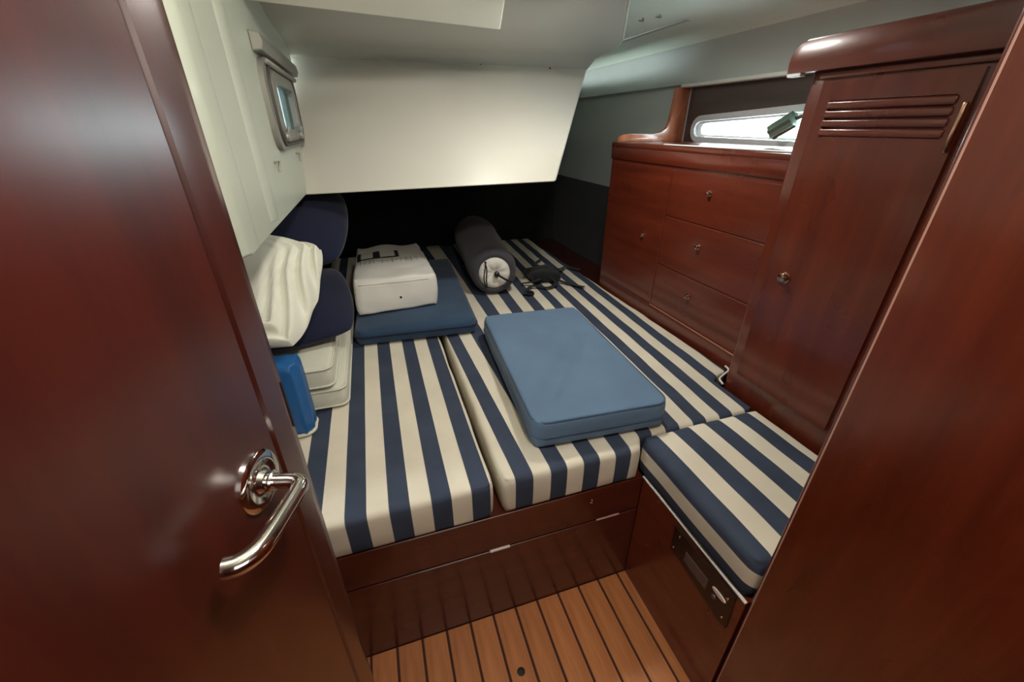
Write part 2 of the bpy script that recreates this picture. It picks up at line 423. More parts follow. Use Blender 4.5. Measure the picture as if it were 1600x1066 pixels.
# lower ceiling access panel, tilted
def slab(c, th, bev=0.008):
    lo = [Vector(p) for p in c]; n = (lo[1]-lo[0]).cross(lo[3]-lo[0]).normalized()
    if n.z < 0: n = -n
    return hexa(lo+[p+n*th for p in lo], bev)
obj('access_panel', slab([(-0.24, 1.52, 1.792), (0.510, 1.700, 1.797), (0.44, 1.20, 2.08), (-0.24, 1.02, 2.08)], 0.035), plain('lit_cream_gelcoat', (0.80, 0.80, 0.68), 0.42, bs=0.03, var=0.03, scale=3), ce, smooth='auto', label='cream panel hanging slightly below the ceiling')  # paler gelcoat paints in the light on this tilted face
obj('added_lamp_ring', ringprism([(0.78+0.075*math.cos(i*math.pi/12), 1.46+0.075*math.sin(i*math.pi/12)) for i in range(24)], [(0.78+0.062*math.cos(i*math.pi/12), 1.46+0.062*math.sin(i*math.pi/12)) for i in range(24)], 'z', 1.905, 1.935), CHROME, ce, smooth='auto')  # made-up ring out of frame, dressing the added lamp
# deckhead over the starboard side, fillet, vertical band with white lip
pr = [(0.30, 2.02), (0.30, 1.965), (0.9, 1.945), (1.30, 1.925), (1.52, 1.905)]
for i in range(7):
    a = i/6*math.pi/2; pr.append((1.56+0.10*math.sin(a)*0.9, 1.905-0.075*(1-math.cos(a))))
pr += [(1.662, 1.78), (1.665, 1.700), (1.72, 1.700), (1.80, 2.02)]
dk = obj('ceiling_side_deck', prism(pr, 'y', -0.3, 3.9), VINYL, kind='structure', smooth='auto', mats=[VINYL, GELG]); dk.name = 'ceiling.001'
for p in dk.data.polygons:
    if p.normal.x < -0.75: p.material_index = 1
obj('trim_2', bx(1.645, 1.70, 1.0, 2.16, 1.683, 1.699, bev=0.004, seg=2), LIP, kind='structure', smooth='auto', label='white lip with painted highlight under the side deck band')  # the white also paints in the highlight along the lip
obj('track', bx(1.405, 1.438, 1.88, 2.46, 1.912, 1.922, bev=0.002), GELG, dk, label='grey track strip')
for p in ((1.255, 1.985), (1.285, 1.90)):
    b = lathe([(0.012, 0), (0.012, 0.004), (0.004, 0.006), (0.004, 0.018), (0.002, 0.020)], (p[0], p[1], 1.934), (0, 0, -1), 12)
    box(b, p[0]-0.02, p[0]+0.004, p[1]-0.004, p[1]+0.004, 1.914, 1.920)
    obj('hook', b, ALU, dk, smooth='auto')
# hull sides
def port(y0, y1, zc0, zc1, h0, h1, n=10):
    """long tapered portlight outline, rounded ends; y1 is the aft end."""
    pts = []
    for i in range(n+1):
        a = -math.pi/2+math.pi*i/n; pts.append((y1-h1/2+h1/2*math.cos(a), zc1+h1/2*math.sin(a)))
    for i in range(n+1):
        a = math.pi/2+math.pi*i/n; pts.append((y0+h0/2+h0/2*math.cos(a), zc0+h0/2*math.sin(a)))
    return pts
wr = obj('wall_right', ringprism([(0.3, 1.05), (2.135, 1.05), (2.135, 1.72), (0.3, 1.72)], port(0.96, 2.03, 1.507, 1.489, 0.155, 0.095), 'x', 1.70, 1.735), HULLW, kind='structure')
obj('hull_lining', bx(1.70, 1.735, 2.135, 3.9, 1.10, 1.9), GELG, wr, label='grey upper hull lining')
obj('dark_lining', bx(1.695, 1.735, 0.3, 3.9, 0.0, 1.10), DARKF, wr, label='black felt lower lining')
wa = obj('wall_aft', bx(-1.2, 1.735, 3.88, 3.93, 0.0, 1.30), DARKF, kind='structure')
obj('upper_lining', bx(-0.30, 1.735, 3.88, 3.93, 1.30, 2.1), GELG, wa)
obj('wall_port', bx(-1.25, -1.2, 0.80, 3.93, 0.0, 1.30), DARKF, kind='structure')
obj('wall_front_port', bx(-1.25, -0.42, 0.60, 0.80, 0.0, 2.4), MAH, kind='structure', label='mahogany bulkhead behind the open door').name = 'wall_port.001'
# saloon shell behind the camera
obj('wall_saloon', bx(-1.3, 1.9, -1.30, -1.25, -0.04, 2.4), MAHX, kind='structure')
obj('wall_saloon_port', bx(-1.3, -1.25, -1.25, 0.80, -0.04, 2.4), MAHX, kind='structure')
obj('wall_saloon_starboard', bx(1.85, 1.9, -1.25, 0.9, -0.04, 2.4), MAHX, kind='structure')
obj('ceiling_saloon', bx(0.25, 1.9, -1.25, 0.62, 2.30, 2.4), GEL, kind='structure').name = 'ceiling.002'

# ---- portlight in the cockpit side: window_1
w1 = thing('window_1', (-0.25, 1.8, 1.44), kind='structure')
obj('window_frame', ringprism(rrect(1.475, 2.10, 1.435, 1.675, 0.07), rrect(1.60, 1.97, 1.487, 1.622, 0.03), 'x', -0.262, -0.236), ALU, w1, smooth='auto')
obj('inner_rim', ringprism(rrect(1.555, 2.02, 1.462, 1.648, 0.05), rrect(1.61, 1.96, 1.492, 1.618, 0.03), 'x', -0.238, -0.230), ALU, w1, smooth='auto')
obj('seal', tube([(-0.2345, y, z) for y, z in rrect(1.525, 2.05, 1.450, 1.660, 0.06)], 0.006, 8, closed=True), SEAL, w1, smooth=True)
obj('pane', bx(-0.256, -0.250, 1.57, 2.0, 1.47, 1.64), GLASS1, w1)
obj('blind_rail', prism([(-0.25, 1.680), (-0.226, 1.683), (-0.220, 1.70), (-0.224, 1.722), (-0.25, 1.727)], 'y', 1.475, 2.20, bev=0.003), ALU, w1, smooth='auto', label='grey blind rail above the pane')
obj('hinge_bar', tube([(-0.231, 1.53, 1.664), (-0.231, 2.10, 1.664)], 0.008, 10), ALU, w1, smooth=True)
for y in (1.585, 1.915):
    b = lathe([(0.014, 0), (0.016, 0.003), (0.014, 0.010), (0.009, 0.013), (0.0, 0.014)], (-0.231, y, 1.472), (1, 0, 0), 14)
    tube([(-0.223, y, 1.472), (-0.220, y+0.004, 1.502)], [0.005, 0.004], 8, b)
    obj('latch', b, ALU, w1, smooth='auto')
    
for y in (1.41, 1.86):
    b = tube([(-0.25, y-0.012, 1.412), (-0.243, y-0.012, 1.412), (-0.240, y+0.012, 1.412), (-0.243, y+0.004, 1.385)], 0.003, 6)
    obj('wall_hook', b, ALU, wl)
# ---- starboard portlight: window_2
w2 = thing('window_2', (1.70, 1.5, 1.42), kind='structure')
obj('window_frame', ringprism(port(0.94, 2.055, 1.507, 1.489, 0.185, 0.125), port(0.965, 2.028, 1.507, 1.489, 0.130, 0.072), 'x', 1.672, 1.702), plain('pale_grey_frame', (0.55, 0.57, 0.60), 0.3, bs=0), w2, smooth='auto')
obj('inner_rim', ringprism(port(0.966, 2.027, 1.507, 1.489, 0.128, 0.071), port(0.985, 2.000, 1.507, 1.489, 0.108, 0.052), 'x', 1.694, 1.716), LIP, w2, smooth='auto')
obj('pane', prism(port(0.97, 2.02, 1.507, 1.489, 0.125, 0.068), 'x', 1.716, 1.721), GLASS, w2)
# dark green fluted latch roller in front of the pane
ax = Vector((0.06, -0.80, 0.46)).normalized(); o0 = Vector((1.62, 1.490, 1.478))
u = ax.orthogonal().normalized(); v = ax.cross(u); bm = BM(); rings = []
for h, s in ((0, 0.7), (0.004, 1), (0.10, 1), (0.104, 0.7)):
    rings.append([bm.verts.new(o0+ax*h+(u*math.cos(2*math.pi*k/32)+v*math.sin(2*math.pi*k/32))*0.030*s*(1+0.10*math.cos(k*math.pi/2))) for k in range(32)])
for a, b in zip(rings, rings[1:]):
    for k in range(32): bm.faces.new((a[k], a[(k+1) % 32], b[(k+1) % 32], b[k]))
bm.faces.new(rings[0][::-1]); bm.faces.new(rings[-1])
lr = obj('latch_roller', bm, plain('dark_green_plastic', (0.12, 0.18, 0.14), 0.28, bs=0), w2, smooth='auto', label='dark green fluted roller latch')
obj('latch_arm', tube([o0+ax*0.10, o0+ax*0.13+Vector((0.03, 0, 0)), Vector((1.69, 1.36, 1.54))], 0.007, 8), SEAL, w2, smooth=True)

# ---- companionway bulkhead on the right (jamb beside the camera)
wf = obj('wall_front', bx(0.736, 1.86, 0.332, 0.374, -0.006, 2.06), MAH, kind='structure', smooth='auto')
wp = obj('wall_passage', bx(0.715, 0.745, -1.25, 0.3725, -0.006, 2.30, bev=0.006, seg=3), MAH, kind='structure', smooth='auto'); wp.name = 'wall_right.001'
obj('edge_highlight', bx(0.7142, 0.718, 0.3635, 0.3665, 0.0, 2.28, bev=0.0006), PINK, wp, label='thin pale highlight along the edge')  # pale line painting in the highlight on the bevelled edge

# ---- open door on the left
DA = math.radians(17); du = Vector((math.sin(DA), math.cos(DA), 0)); dn = Vector((math.cos(DA), -math.sin(DA), 0)); D0 = Vector((-0.156, 0.378, 0))
def DP(s, k, z): return D0+du*s+dn*k+Vector((0, 0, z))
d1 = thing('door_1', tuple(DP(-0.3, 0, 0.01)), kind='structure')
def dprism(prof, z0, z1, bev=0):       # prof: (s, k)
    bm = prism([(DP(s, k, 0).x, DP(s, k, 0).y) for s, k in prof], 'z', z0, z1, bev); return bm
obj('door_slab', dprism([(-0.62, 0), (0.039, 0), (0.0415, -0.006), (0.043, -0.006), (0.047, 0.0), (0.078, -0.001), (0.090, -0.003), (0.096, -0.008), (0.098, -0.016), (0.098, -0.042), (-0.62, -0.042)], 0.02, 1.98), MAHD, d1, smooth='auto')
obj('edge_seal', dprism([(0.098, -0.012), (0.101, -0.014), (0.101, -0.020), (0.098, -0.022)], 0.6, 1.97), CHROME, d1, label='thin metal edge strip')
rz = 1.172
ro = obj('handle_rosette', lathe([(0.033, 0), (0.033, 0.0025), (0.030, 0.0050), (0.022, 0.0055), (0.017, 0.0040), (0.013, 0.0045), (0.011, 0.010), (0.0, 0.011)], DP(0, 0, rz), dn, 40), CHROME, d1, smooth='auto')
for a in (0.9, 2.6, 4.4):
    p = DP(0.021*math.cos(a), 0.005, rz+0.021*math.sin(a))
    obj('screw', lathe([(0.0026, 0), (0.0024, 0.001), (0, 0.0012)], p, dn, 10), SEAL, ro, smooth='auto')
lv = smoothpath([DP(0, 0.008, rz), DP(0, 0.024, rz), DP(0.0, 0.036, rz), DP(-0.003, 0.044, rz), DP(-0.012, 0.047, rz), DP(-0.04, 0.046, rz), DP(-0.070, 0.044, rz), DP(-0.084, 0.040, rz), DP(-0.093, 0.032, rz), DP(-0.097, 0.022, rz+0.001)], 5)
nr = len(lv)
rad = [0.0080 if i < nr*0.35 else 0.0080+0.0014*math.sin((i/nr-0.35)*4) for i in range(nr)]
obj('lever_handle', tube(lv, rad, 16), CHROME, d1, smooth='auto')
obj('neck_ring', lathe([(0.0105, 0), (0.0115, 0.002), (0.0105, 0.004)], DP(0, 0.014, rz), dn, 20), CHROME, d1, smooth='auto')
obj('latch_slot', bx(-0.0015, 0.0015, -0.0008, 0.0012, -0.032, 0.032, M=frame_M(DP(0.088, -0.0026, 1.205), du, Vector((0, 0, 1)).cross(du))), BLACK, d1)

# ------------------------------------------------------------------ built-in furniture
# berth base
bb = thing('berth_base', (0.2, 1.5, 0), 'dark mahogany berth base carrying the striped mattresses, drawer lip across its front', 'bed base')
obj('front_panel', bx(-1.2, XF, YB+0.006, YB+0.03, 0.0, 0.486), MAHX, bb)
obj('upper_rail', bx(-0.35, XF, YB, YB+0.008, 0.343, 0.486, bev=0.002), MAHX, bb)
obj('lower_board', bx(-0.35, XF, YB, YB+0.008, 0.0, 0.336, bev=0.002), MAHX, bb)
obj('board_top', bx(-1.2, 1.69, YB+0.03, 3.87, 0.455, 0.485), MAHX, bb)
obj('lip_highlight', bx(0.188, 0.252, YB-0.004, YB+0.004, 0.334, 0.3415, bev=0.001), WHITEP, bb, label='thin bright white highlight on the finger pull')  # highlight on the finger groove, painted in as a white bar
obj('lip_highlight', bx(0.555, 0.64, YB-0.0025, YB+0.004, 0.336, 0.3405, bev=0.001), PINK, bb, label='thin dull pink highlight on the drawer lip')  # duller highlight on the lip, painted in as a pink bar
obj('push_knob', lathe([(0.008, 0), (0.009, 0.003), (0.006, 0.006), (0, 0.007)], (0.528, YB, 0.439), (0, -1, 0), 16), BRASS, bb, smooth='auto')
# seat base
sb = thing('locker_bench', (0.95, 0.6, 0), 'mahogany locker bench with a dark instrument panel under the short striped cushion', 'bench')
obj('side_panel', bx(XF, XF+0.022, 0.376, YB-0.001, 0.0, 0.487), MAHH, sb)
obj('top_board', bx(XF+0.022, 1.17, 0.376, YB-0.001, 0.465, 0.485), MAHH, sb)
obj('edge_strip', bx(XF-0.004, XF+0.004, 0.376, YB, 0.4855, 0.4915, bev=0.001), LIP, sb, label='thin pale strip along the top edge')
ip = obj('instrument_panel', prism([(0.622, 0.372), (0.627, 0.466), (0.40, 0.474), (0.395, 0.352), (0.412, 0.345)], 'x', XF-0.006, XF+0.002, bev=0.0015), PANELB, sb, smooth='auto', label='dark brown instrument panel')
obj('display', bx(XF-0.0075, XF-0.004, 0.478, 0.566, 0.388, 0.428, bev=0.001), DISP, ip)
obj('oval_switch', lathe([(0.020, 0), (0.019, 0.003), (0.0, 0.004)], (0, 0, 0), (-1, 0, 0), 24), WHITEP, ip, smooth='auto', label='white oval switch')
ov = ip.children[-1]
for v_ in ov.data.vertices:
    c = v_.co + ORIG[ip]*S; c = Vector((c.x+(XF-0.006)*S, c.y*1.15+0.438*S, c.z*0.38+0.428*S)); v_.co = c-ORIG[ip]*S
for y, z, r_ in ((0.60, 0.447, 0.0045), (0.415, 0.447, 0.0045), (0.412, 0.372, 0.004), (0.612, 0.386, 0.004), (0.45, 0.400, 0.008)):
    obj('screw', lathe([(r_, 0), (r_*0.9, 0.002), (0, 0.0028)], (XF-0.006, y, z), (-1, 0, 0), 12), BRASS if r_ < 0.005 else DISP, ip, smooth='auto')
# drawer cabinet (starboard, behind the wardrobe)
XC = 1.294
cb = thing('drawer_cabinet', (1.5, 1.6, 0.486), 'low mahogany cabinet with one door and three drawers beside the berth under the long portlight', 'cabinet')
obj('face_frame', bx(XC, XC+0.02, 1.012, 2.19, 0.487, 1.40, bev=0.003), MAHH, cb, smooth='auto')
obj('end_side', bx(XC+0.02, 1.694, 2.17, 2.19, 0.487, 1.40), MAHX, cb)
obj('cabinet_top', bx(XC-0.010, 1.698, 1.012, 2.196, 1.400, 1.428, bev=0.008, seg=3), MAHH, cb, smooth='auto')
obj('top_rail', bx(XC-0.008, XC+0.006, 1.014, 2.192, 1.345, 1.405, bev=0.004, seg=2), MAHH, cb, smooth='auto')
obj('rail_highlight_strip', bx(XC-0.012, XC-0.002, 1.015, 1.74, 1.4265, 1.432, bev=0.0015), LIP, cb, label='thin pale highlight along the rail')  # pale strip standing in for the highlight on the shelf edge
def knob(parent, x, y, z, r=0.013):
    obj('knob', lathe([(r*1.15, 0), (r*1.2, 0.003), (r*0.8, 0.0045), (r*0.75, 0.007), (r, 0.010), (r*0.85, 0.0155), (r*0.3, 0.018), (0, 0.018)], (x, y, z), (-1, 0, 0), 20), BRASS, parent, smooth='auto')
dd = obj('door', bx(XC-0.005, XC+0.002, 1.657, 2.150, 0.690, 1.330, bev=0.002), MAHH, cb); knob(dd, XC-0.005, 1.80, 1.009, 0.009)
for z0, z1, kz in ((0.690, 0.901, 0.821), (0.905, 1.131, 1.046), (1.135, 1.330, 1.262)):
    dr = obj('drawer', bx(XC-0.005, XC+0.002, 1.04, 1.653, z0, z1, bev=0.002), MAHH, cb); knob(dr, XC-0.005, 1.40, kz, 0.010)
obj('lower_lip', bx(XC-0.006, XC+0.002, 1.04, 1.66, 0.680, 0.6865, bev=0.0015), MAHL, cb)
# curved transverse end panel rising to the deckhead
pp = [(1.296, 1.428), (1.298, 1.448), (1.315, 1.462), (1.36, 1.466), (1.50, 1.464), (1.555, 1.470), (1.588, 1.492), (1.603, 1.530), (1.608, 1.60), (1.612, 1.683), (1.698, 1.683), (1.698, 1.428)]
obj('end_panel', prism(pp, 'y', 2.140, 2.165, bev=0.003, seg=2), MAHL, cb, smooth='auto', label='light varnished curved end panel')
# wardrobe
XW = 1.185
wd = thing('wardrobe', (1.45, 0.7, 0.486), 'tall mahogany wardrobe with louvred door and round knob beside the right bulkhead', 'wardrobe')
obj('carcass', bx(XW, 1.69, 0.376, 1.008, 0.487, 1.675, bev=0.012, seg=3), MAH, wd, smooth='auto')
# louvred door: frame ring with opening for the slats
LZ0, LZ1, LY0, LY1 = 1.476, 1.560, 0.650, 0.925
wdd = obj('door', ringprism([(0.622, 0.700), (0.958, 0.700), (0.958, 1.605), (0.622, 1.605)], [(LY0, LZ0), (LY1, LZ0), (LY1, LZ1), (LY0, LZ1)], 'x', XW-0.010, XW-0.0005), MAH, wd)
for k in range(4):
    zc = LZ0+0.0105+0.021*k
    obj('slat', bx(XW-0.0135, XW-0.002, LY0-0.004, LY1+0.004, zc-0.0088, zc+0.0088, bev=0.004, seg=3), MAHH, wdd, smooth='auto')
knob(wdd, XW-0.010, 0.893, 1.086, 0.015)
obj('top_slat', bx(XW-0.010, XW+0.001, 0.50, 0.975, 1.612, 1.626, bev=0.003, seg=2), MAHH, wd, smooth='auto')
vp = [(0.376, 1.630), (1.062, 1.630)]
for i in range(7):
    a = i/6*math.pi/2; vp.append((1.014+0.050*math.cos(a), 1.655+0.050*math.sin(a)))
vp += [(0.376, 1.712)]
obj('valance', prism(vp, 'x', XW-0.030, XW-0.006, bev=0.003, seg=2), MAHH, wd, smooth='auto')
obj('valance_highlight', bx(XW-0.028, XW-0.006, 1.02, 1.062, 1.622, 1.630, bev=0.001), LIP, wd, label='short white highlight under the valance end')  # white strip painting in the highlight below the valance
obj('door_edge_highlight', bx(XW-0.018, XW-0.009, 0.624, 0.632, 1.45, 1.545, bev=0.003, seg=2), BRASS, wdd, smooth='auto')  # bright bar standing in for the highlight on the rounded door edge

# ------------------------------------------------------------------ mattresses and seat cushion
ZT = 0.620
def ins(f):
    def g(p): return f(p)
    return g
def uvx(c, n): return (c.x, c.y)
obj('mattress', cushion(-0.75, 0.206, YB-0.004, 3.30, 0.4865, ZT, 0.020, 0.035, 0.004, 0.0035, 8, M=None, seed=1), STR1,
    label='navy and cream striped mattress nearest the open door, under the pillows', cat='mattress', group=None, smooth=True, uv=uvx)
def warp2(c):
    y = c.y; x = c.x
    xl = 0.232; xr = 1.178+0.105*sm(1.02, 1.075, y)-0.012*sm(1.1, 3.4, y)
    f = (x-0.232)/(1.178-0.232); nx = xl+f*(xr-xl)
    if f < 0.85: nx = min(nx, x) if f < 0.0 else x+(nx-x)*sm(0.55, 0.85, f)
    # step back in front of the seat cushion
    st = 0.050*sm(0.690, 0.708, nx)*(1-sm(YB+0.06, YB+0.40, y))
    return Vector((nx, y+st, c.z))
def uv2(c, n):
    return (c.x-0.048*(c.y-0.9)*sm(0.35, 0.9, c.x)+0.03*(c.y-0.9)*(1-sm(0.3, 0.6, c.x)), c.y)
obj('mattress', cushion(0.232, 1.178, YB-0.002, 3.45, 0.4865, ZT, 0.020, 0.028, 0.004, 0.003, 8, seed=7, warp=warp2), STR2,
    label='wide navy and cream striped mattress alongside the drawer cabinet, under the blue cushion', cat='mattress', smooth=True, uv=uv2)
SZ = 0.628
def uvs(c, n):
    if c.x < XF+0.045 and c.z < SZ-0.004: return (XF+0.030-(SZ-0.01-c.z)*1.25-max(0, XF+0.03-c.x)*0.5, c.y)
    return (max(c.x, XF+0.028), c.y)
obj('seat_cushion', cushion(XF-0.006, 1.168, 0.380, YB+0.040, 0.4925, SZ, 0.022, 0.022, 0.007, 0.002, 9, seed=3), STR3,
    label='short navy and cream striped seat cushion above the instrument panel', cat='seat cushion', smooth=True, uv=uvs)
# white piping curl at the wardrobe notch
obj('piping_cord', tube(smoothpath([(1.276, 1.10, ZT+0.010), (1.262, 1.068, ZT+0.012), (1.215, 1.046, ZT+0.011), (1.182, 1.028, ZT+0.010), (1.174, 1.00, ZT+0.006)], 6), 0.004, 8), BOLW,
    label='short white piping cord curling at the wardrobe corner of the mattress', cat='cord', smooth=True)

# ------------------------------------------------------------------ cushions lying on the berth
# steel blue double cushion
Mb = Matrix.Translation((0.583, 0.868, ZT+0.010)) @ Matrix.Rotation(math.radians(-3.4), 4, 'Z')
bw, bl = 0.230, 0.81
def warpb(c):
    # diagonal dent from near left corner to middle of far right side
    p = Vector((c.x, c.y)); a = Vector((-0.20, 0.04)); b = Vector((0.13, 0.52)); d = (b-a).normalized()
    t = (p-a).dot(d); dist = (p-a-d*t).length
    if c.z > 0.06: c.z -= 0.020*math.exp(-(dist/0.034)**2)*sm(-0.02, 0.12, t)*(1-sm(0.45, 0.62, t))
    c.x *= 1-0.02*c.y
    return c
t = thing('blue_cushion', tuple(Mb.translation), 'large steel blue boxed cushion lying on the centre of the striped mattress', 'cushion')
obj('cover', cushion(-bw, bw, 0.0, bl, 0.0, 0.095, 0.014, 0.018, 0.006, 0.004, 6, cr=0.045, M=Mb, seed=5, warp=warpb), STEEL, t, smooth=True)
for zz in (0.040, 0.086):
    obj('piping', tube([Mb @ Vector((x*(1-0.02*y), y, zz)) for x, y in rrect(-bw-0.003, bw+0.003, -0.003, bl+0.003, 0.05)] if zz < 0.08 else
        [Mb @ Vector((x*(1-0.02*y), y, zz+0.005)) for x, y in rrect(-bw+0.004, bw-0.004, 0.004, bl-0.004, 0.045)], 0.0036, 8, closed=True), STEELD, t, smooth=True)
# navy flat cushion under the white bag
Mn = Matrix.Translation((0.110, 1.728, ZT+0.008)) @ Matrix.Rotation(math.radians(-3.0), 4, 'Z')
t = thing('navy_cushion', tuple(Mn.translation), 'flat navy blue cushion under the printed white bag', 'cushion')
obj('cover', cushion(-0.275, 0.275, 0, 1.04, 0.0, 0.074, 0.022, 0.03, 0.008, 0.004, 7, cr=0.045, M=Mn, seed=9), NAVYC, t, smooth=True)
obj('piping', tube([Mn @ Vector((x, y, 0.042)) for x, y in rrect(-0.279, 0.279, -0.004, 1.044, 0.045)], 0.004, 8, closed=True), NAVY, t, smooth=True)
# white bag with printed mark
BZ = ZT+0.006+0.090
bag = thing('white_bag', (0.04, 2.25, BZ), 'boxy white zipped bag with a black printed mark on the navy cushion', 'bag')
def warpg(c):
    t_ = (c.y-1.900)/0.705; h = (c.z-BZ)/0.155
    c.x = 0.045+(c.x-0.045)*(1-0.07*t_)
    c.z -= 0.012*sm(0.35, 1.0, t_)*h
    c.z += 0.006*math.sin(c.x*26+1)*h*sm(0.7, 1.0, t_)
    c.y += 0.030*h*(1-t_)+0.10*(c.x-0.045)*(1-t_)*(1-h)
    s = noise.noise(Vector((c.x*14, c.y*14, c.z*18)))
    return c+Vector((0.004*s, -0.007*abs(noise.noise(Vector((c.x*9+4, 2, c.z*16)))), 0.004*s))
obj('body', cushion(-0.146, 0.238, 1.900, 2.605, BZ, BZ+0.155, 0.014, 0.022, 0.010, 0.005, 10, cr=0.03, seed=12, warp=warpg), BAGW, bag, smooth=True)
def topz(x, y):       # height of the bag top (cover surface) at x, y
    best = None
    return None
from mathutils.bvhtree import BVHTree
def bvh(o):
    org = ORIG[o]
    vs = [v.co/S+org for v in o.data.vertices]
    return BVHTree.FromPolygons(vs, [list(p.vertices) for p in o.data.polygons])
bt = bvh(bag.children[0])
def top(x, y, tr=None):
    h = (tr or bt).ray_cast(Vector((x, y, 2)), Vector((0, 0, -1)))
    return h[0].z if h[0] else ZT
def printed(name, rects, mat, parent, label=None, tr=None, step=0.012):
    bm = BM()
    for x0, x1, y0, y1 in rects:
        nx = max(1, int((x1-x0)/step)); ny = max(1, int((y1-y0)/step)); G = {}
        for i in range(nx+1):
            for j in range(ny+1):
                x = x0+(x1-x0)*i/nx; y = y0+(y1-y0)*j/ny
                G[i, j] = bm.verts.new((x, y, top(x, y, tr)+0.0012))
        for i in range(nx):
            for j in range(ny): bm.faces.new((G[i, j], G[i+1, j], G[i+1, j+1], G[i, j+1]))
    return obj(name, bm, mat, parent, label=label)
printed('printed_mark', [(-0.125, 0.090, 2.245, 2.268), (-0.127, -0.108, 2.235, 2.42), (-0.045, -0.008, 2.250, 2.41), (0.070, 0.090, 2.255, 2.41)], INK, bag, 'black three-pronged printed mark')
rs = []
x = -0.11
while x < 0.17:
    wl_ = random.choice((0.008, 0.012, 0.016)); rs += [(x, x+wl_, 2.186, 2.192)]
    if random.random() < 0.6: rs += [(x, x+0.004, 2.150, 2.225)]
    if random.random() < 0.5: rs += [(x+wl_-0.003, x+wl_, 2.160, 2.220), (x, x+wl_, 2.218, 2.224)]
    x += wl_+0.011
printed('faded_print', rs, INKG, bag, 'row of faded grey lettering, too worn to read', step=0.006)
hit = bt.ray_cast(Vector((0.060, 1.0, BZ+0.062)), Vector((0, 1, 0)))
obj('snap', lathe([(0.0055, -0.002), (0.0055, 0.002), (0, 0.003)], hit[0], (0, -1, 0), 14), BLACK, bag, smooth='auto')
obj('seam', tube([Vector((x, bt.ray_cast(Vector((x, 1.0, BZ+0.135)), Vector((0, 1, 0)))[0].y-0.001, BZ+0.135)) for x in [(-0.12+0.02*i) for i in range(17)]], 0.0022, 6), BAGW, bag, smooth=True)

# charcoal bolster with white end
ba = math.radians(6); bd = Vector((math.sin(ba), math.cos(ba), 0)); b0 = Vector((0.598, 2.16, ZT+0.142)); br = 0.136
t = thing('bolster', (b0.x, b0.y, ZT+0.004), 'charcoal rolled bolster bag, white end cinched by a black cord', 'bolster')
prf = [(0.088, 0.014), (0.092, 0.004), (0.104, 0.0), (0.118, 0.008), (0.130, 0.03), (0.136, 0.07), (0.139, 0.2), (0.148, 0.5), (0.156, 0.8), (0.150, 0.93), (0.125, 0.98), (0.0, 1.0)]
bm = lathe(prf, b0, bd, 48)
bmesh.ops.subdivide_edges(bm, edges=[e for e in bm.edges if e.calc_length() > 0.09], cuts=3)
for v_ in bm.verts:
    h = (v_.co-b0).dot(bd); rv = v_.co-b0-bd*h
    if rv.length > 0.05:
        n_ = noise.noise(Vector((v_.co.x*10, v_.co.y*6, v_.co.z*10)))
        v_.co += rv.normalized()*0.006*n_
    if v_.co.z < ZT+0.005: v_.co.z = ZT+0.005
obj('cover', bm, BOLS, t, smooth=True)
# white gathered inner fabric
bm = BM(); n = 40; rings = []
for q, (r_, h) in enumerate([(0.094, 0.022), (0.088, 0.006), (0.075, -0.003), (0.058, -0.006), (0.040, -0.002), (0.024, 0.006), (0.012, 0.012)]):
    u = Vector((bd.y, -bd.x, 0)); rings.append([])
    for k in range(n):
        a = 2*math.pi*k/n; pl = 0.0028*math.sin(a*9)*(1-abs(q-3)/3.5)
        rings[-1].append(bm.verts.new(b0+bd*(h+pl)+(u*math.cos(a)+Vector((0, 0, 1))*math.sin(a))*r_))
for a, b in zip(rings, rings[1:]):
    for k in range(n): bm.faces.new((a[k], a[(k+1) % n], b[(k+1) % n], b[k]))
bm.faces.new(rings[-1])
obj('end_lining', bm, BOLW, t, smooth=True, label='white gathered end fabric')
u = Vector((bd.y, -bd.x, 0)); f0 = b0-bd*0.010
obj('cord_lock', lathe([(0.0, -0.012), (0.012, -0.010), (0.016, 0.0), (0.015, 0.018), (0.008, 0.024), (0, 0.025)], f0+u*0.008, -bd, 16), BLACK, t, smooth='auto')
obj('drawcord', tube(smoothpath([f0+u*0.010-bd*0.012, f0+u*0.035+Vector((0, 0, -0.018))-bd*0.014, f0+u*0.070+Vector((0, 0, -0.040))-bd*0.012, f0+u*0.095+Vector((0, 0, -0.055))], 5), 0.006, 8), BLACK, t, smooth=True)
for q in (0, 1):
    obj('drawcord', tube(smoothpath([f0+u*(-0.050-0.008*q)+Vector((0, 0, 0.075)), f0+u*(-0.057+0.010*q)+Vector((0, 0, 0.03)), f0+u*(-0.064+0.014*q)+Vector((0, 0, -0.03)), f0+u*(-0.052+0.004*q)+Vector((0, 0, -0.078))], 5), 0.0032, 6), BLACK, t, smooth=True)
# black webbing harness lying beside the bolster
zb = ZT+0.017
def webbing(path, wdt=0.022, th=0.004):
    P = smoothpath(path, 5); bm = BM(); rows = []
    for i, p in enumerate(P):
        tt = P[min(i+1, len(P)-1)]-P[max(i-1, 0)]; tt.z = 0; tt.normalize(); s = Vector((-tt.y, tt.x, 0))*wdt/2
        rows.append([bm.verts.new(p+o_) for o_ in (s, -s, -s+Vector((0, 0, th)), s+Vector((0, 0, th)))])
    for a, b in zip(rows, rows[1:]):
        for k in range(4): bm.faces.new((a[k], a[(k+1) % 4], b[(k+1) % 4], b[k]))
    bm.faces.new(rows[0]); bm.faces.new(rows[-1][::-1]); return bm
t = thing('webbing_harness', (0.98, 2.35, ZT), 'tangle of black webbing straps lying on the stripes between bolster and cabinet', 'strap')
WEB = fabric('black_webbing', (0.012, 0.013, 0.016), 0.1)
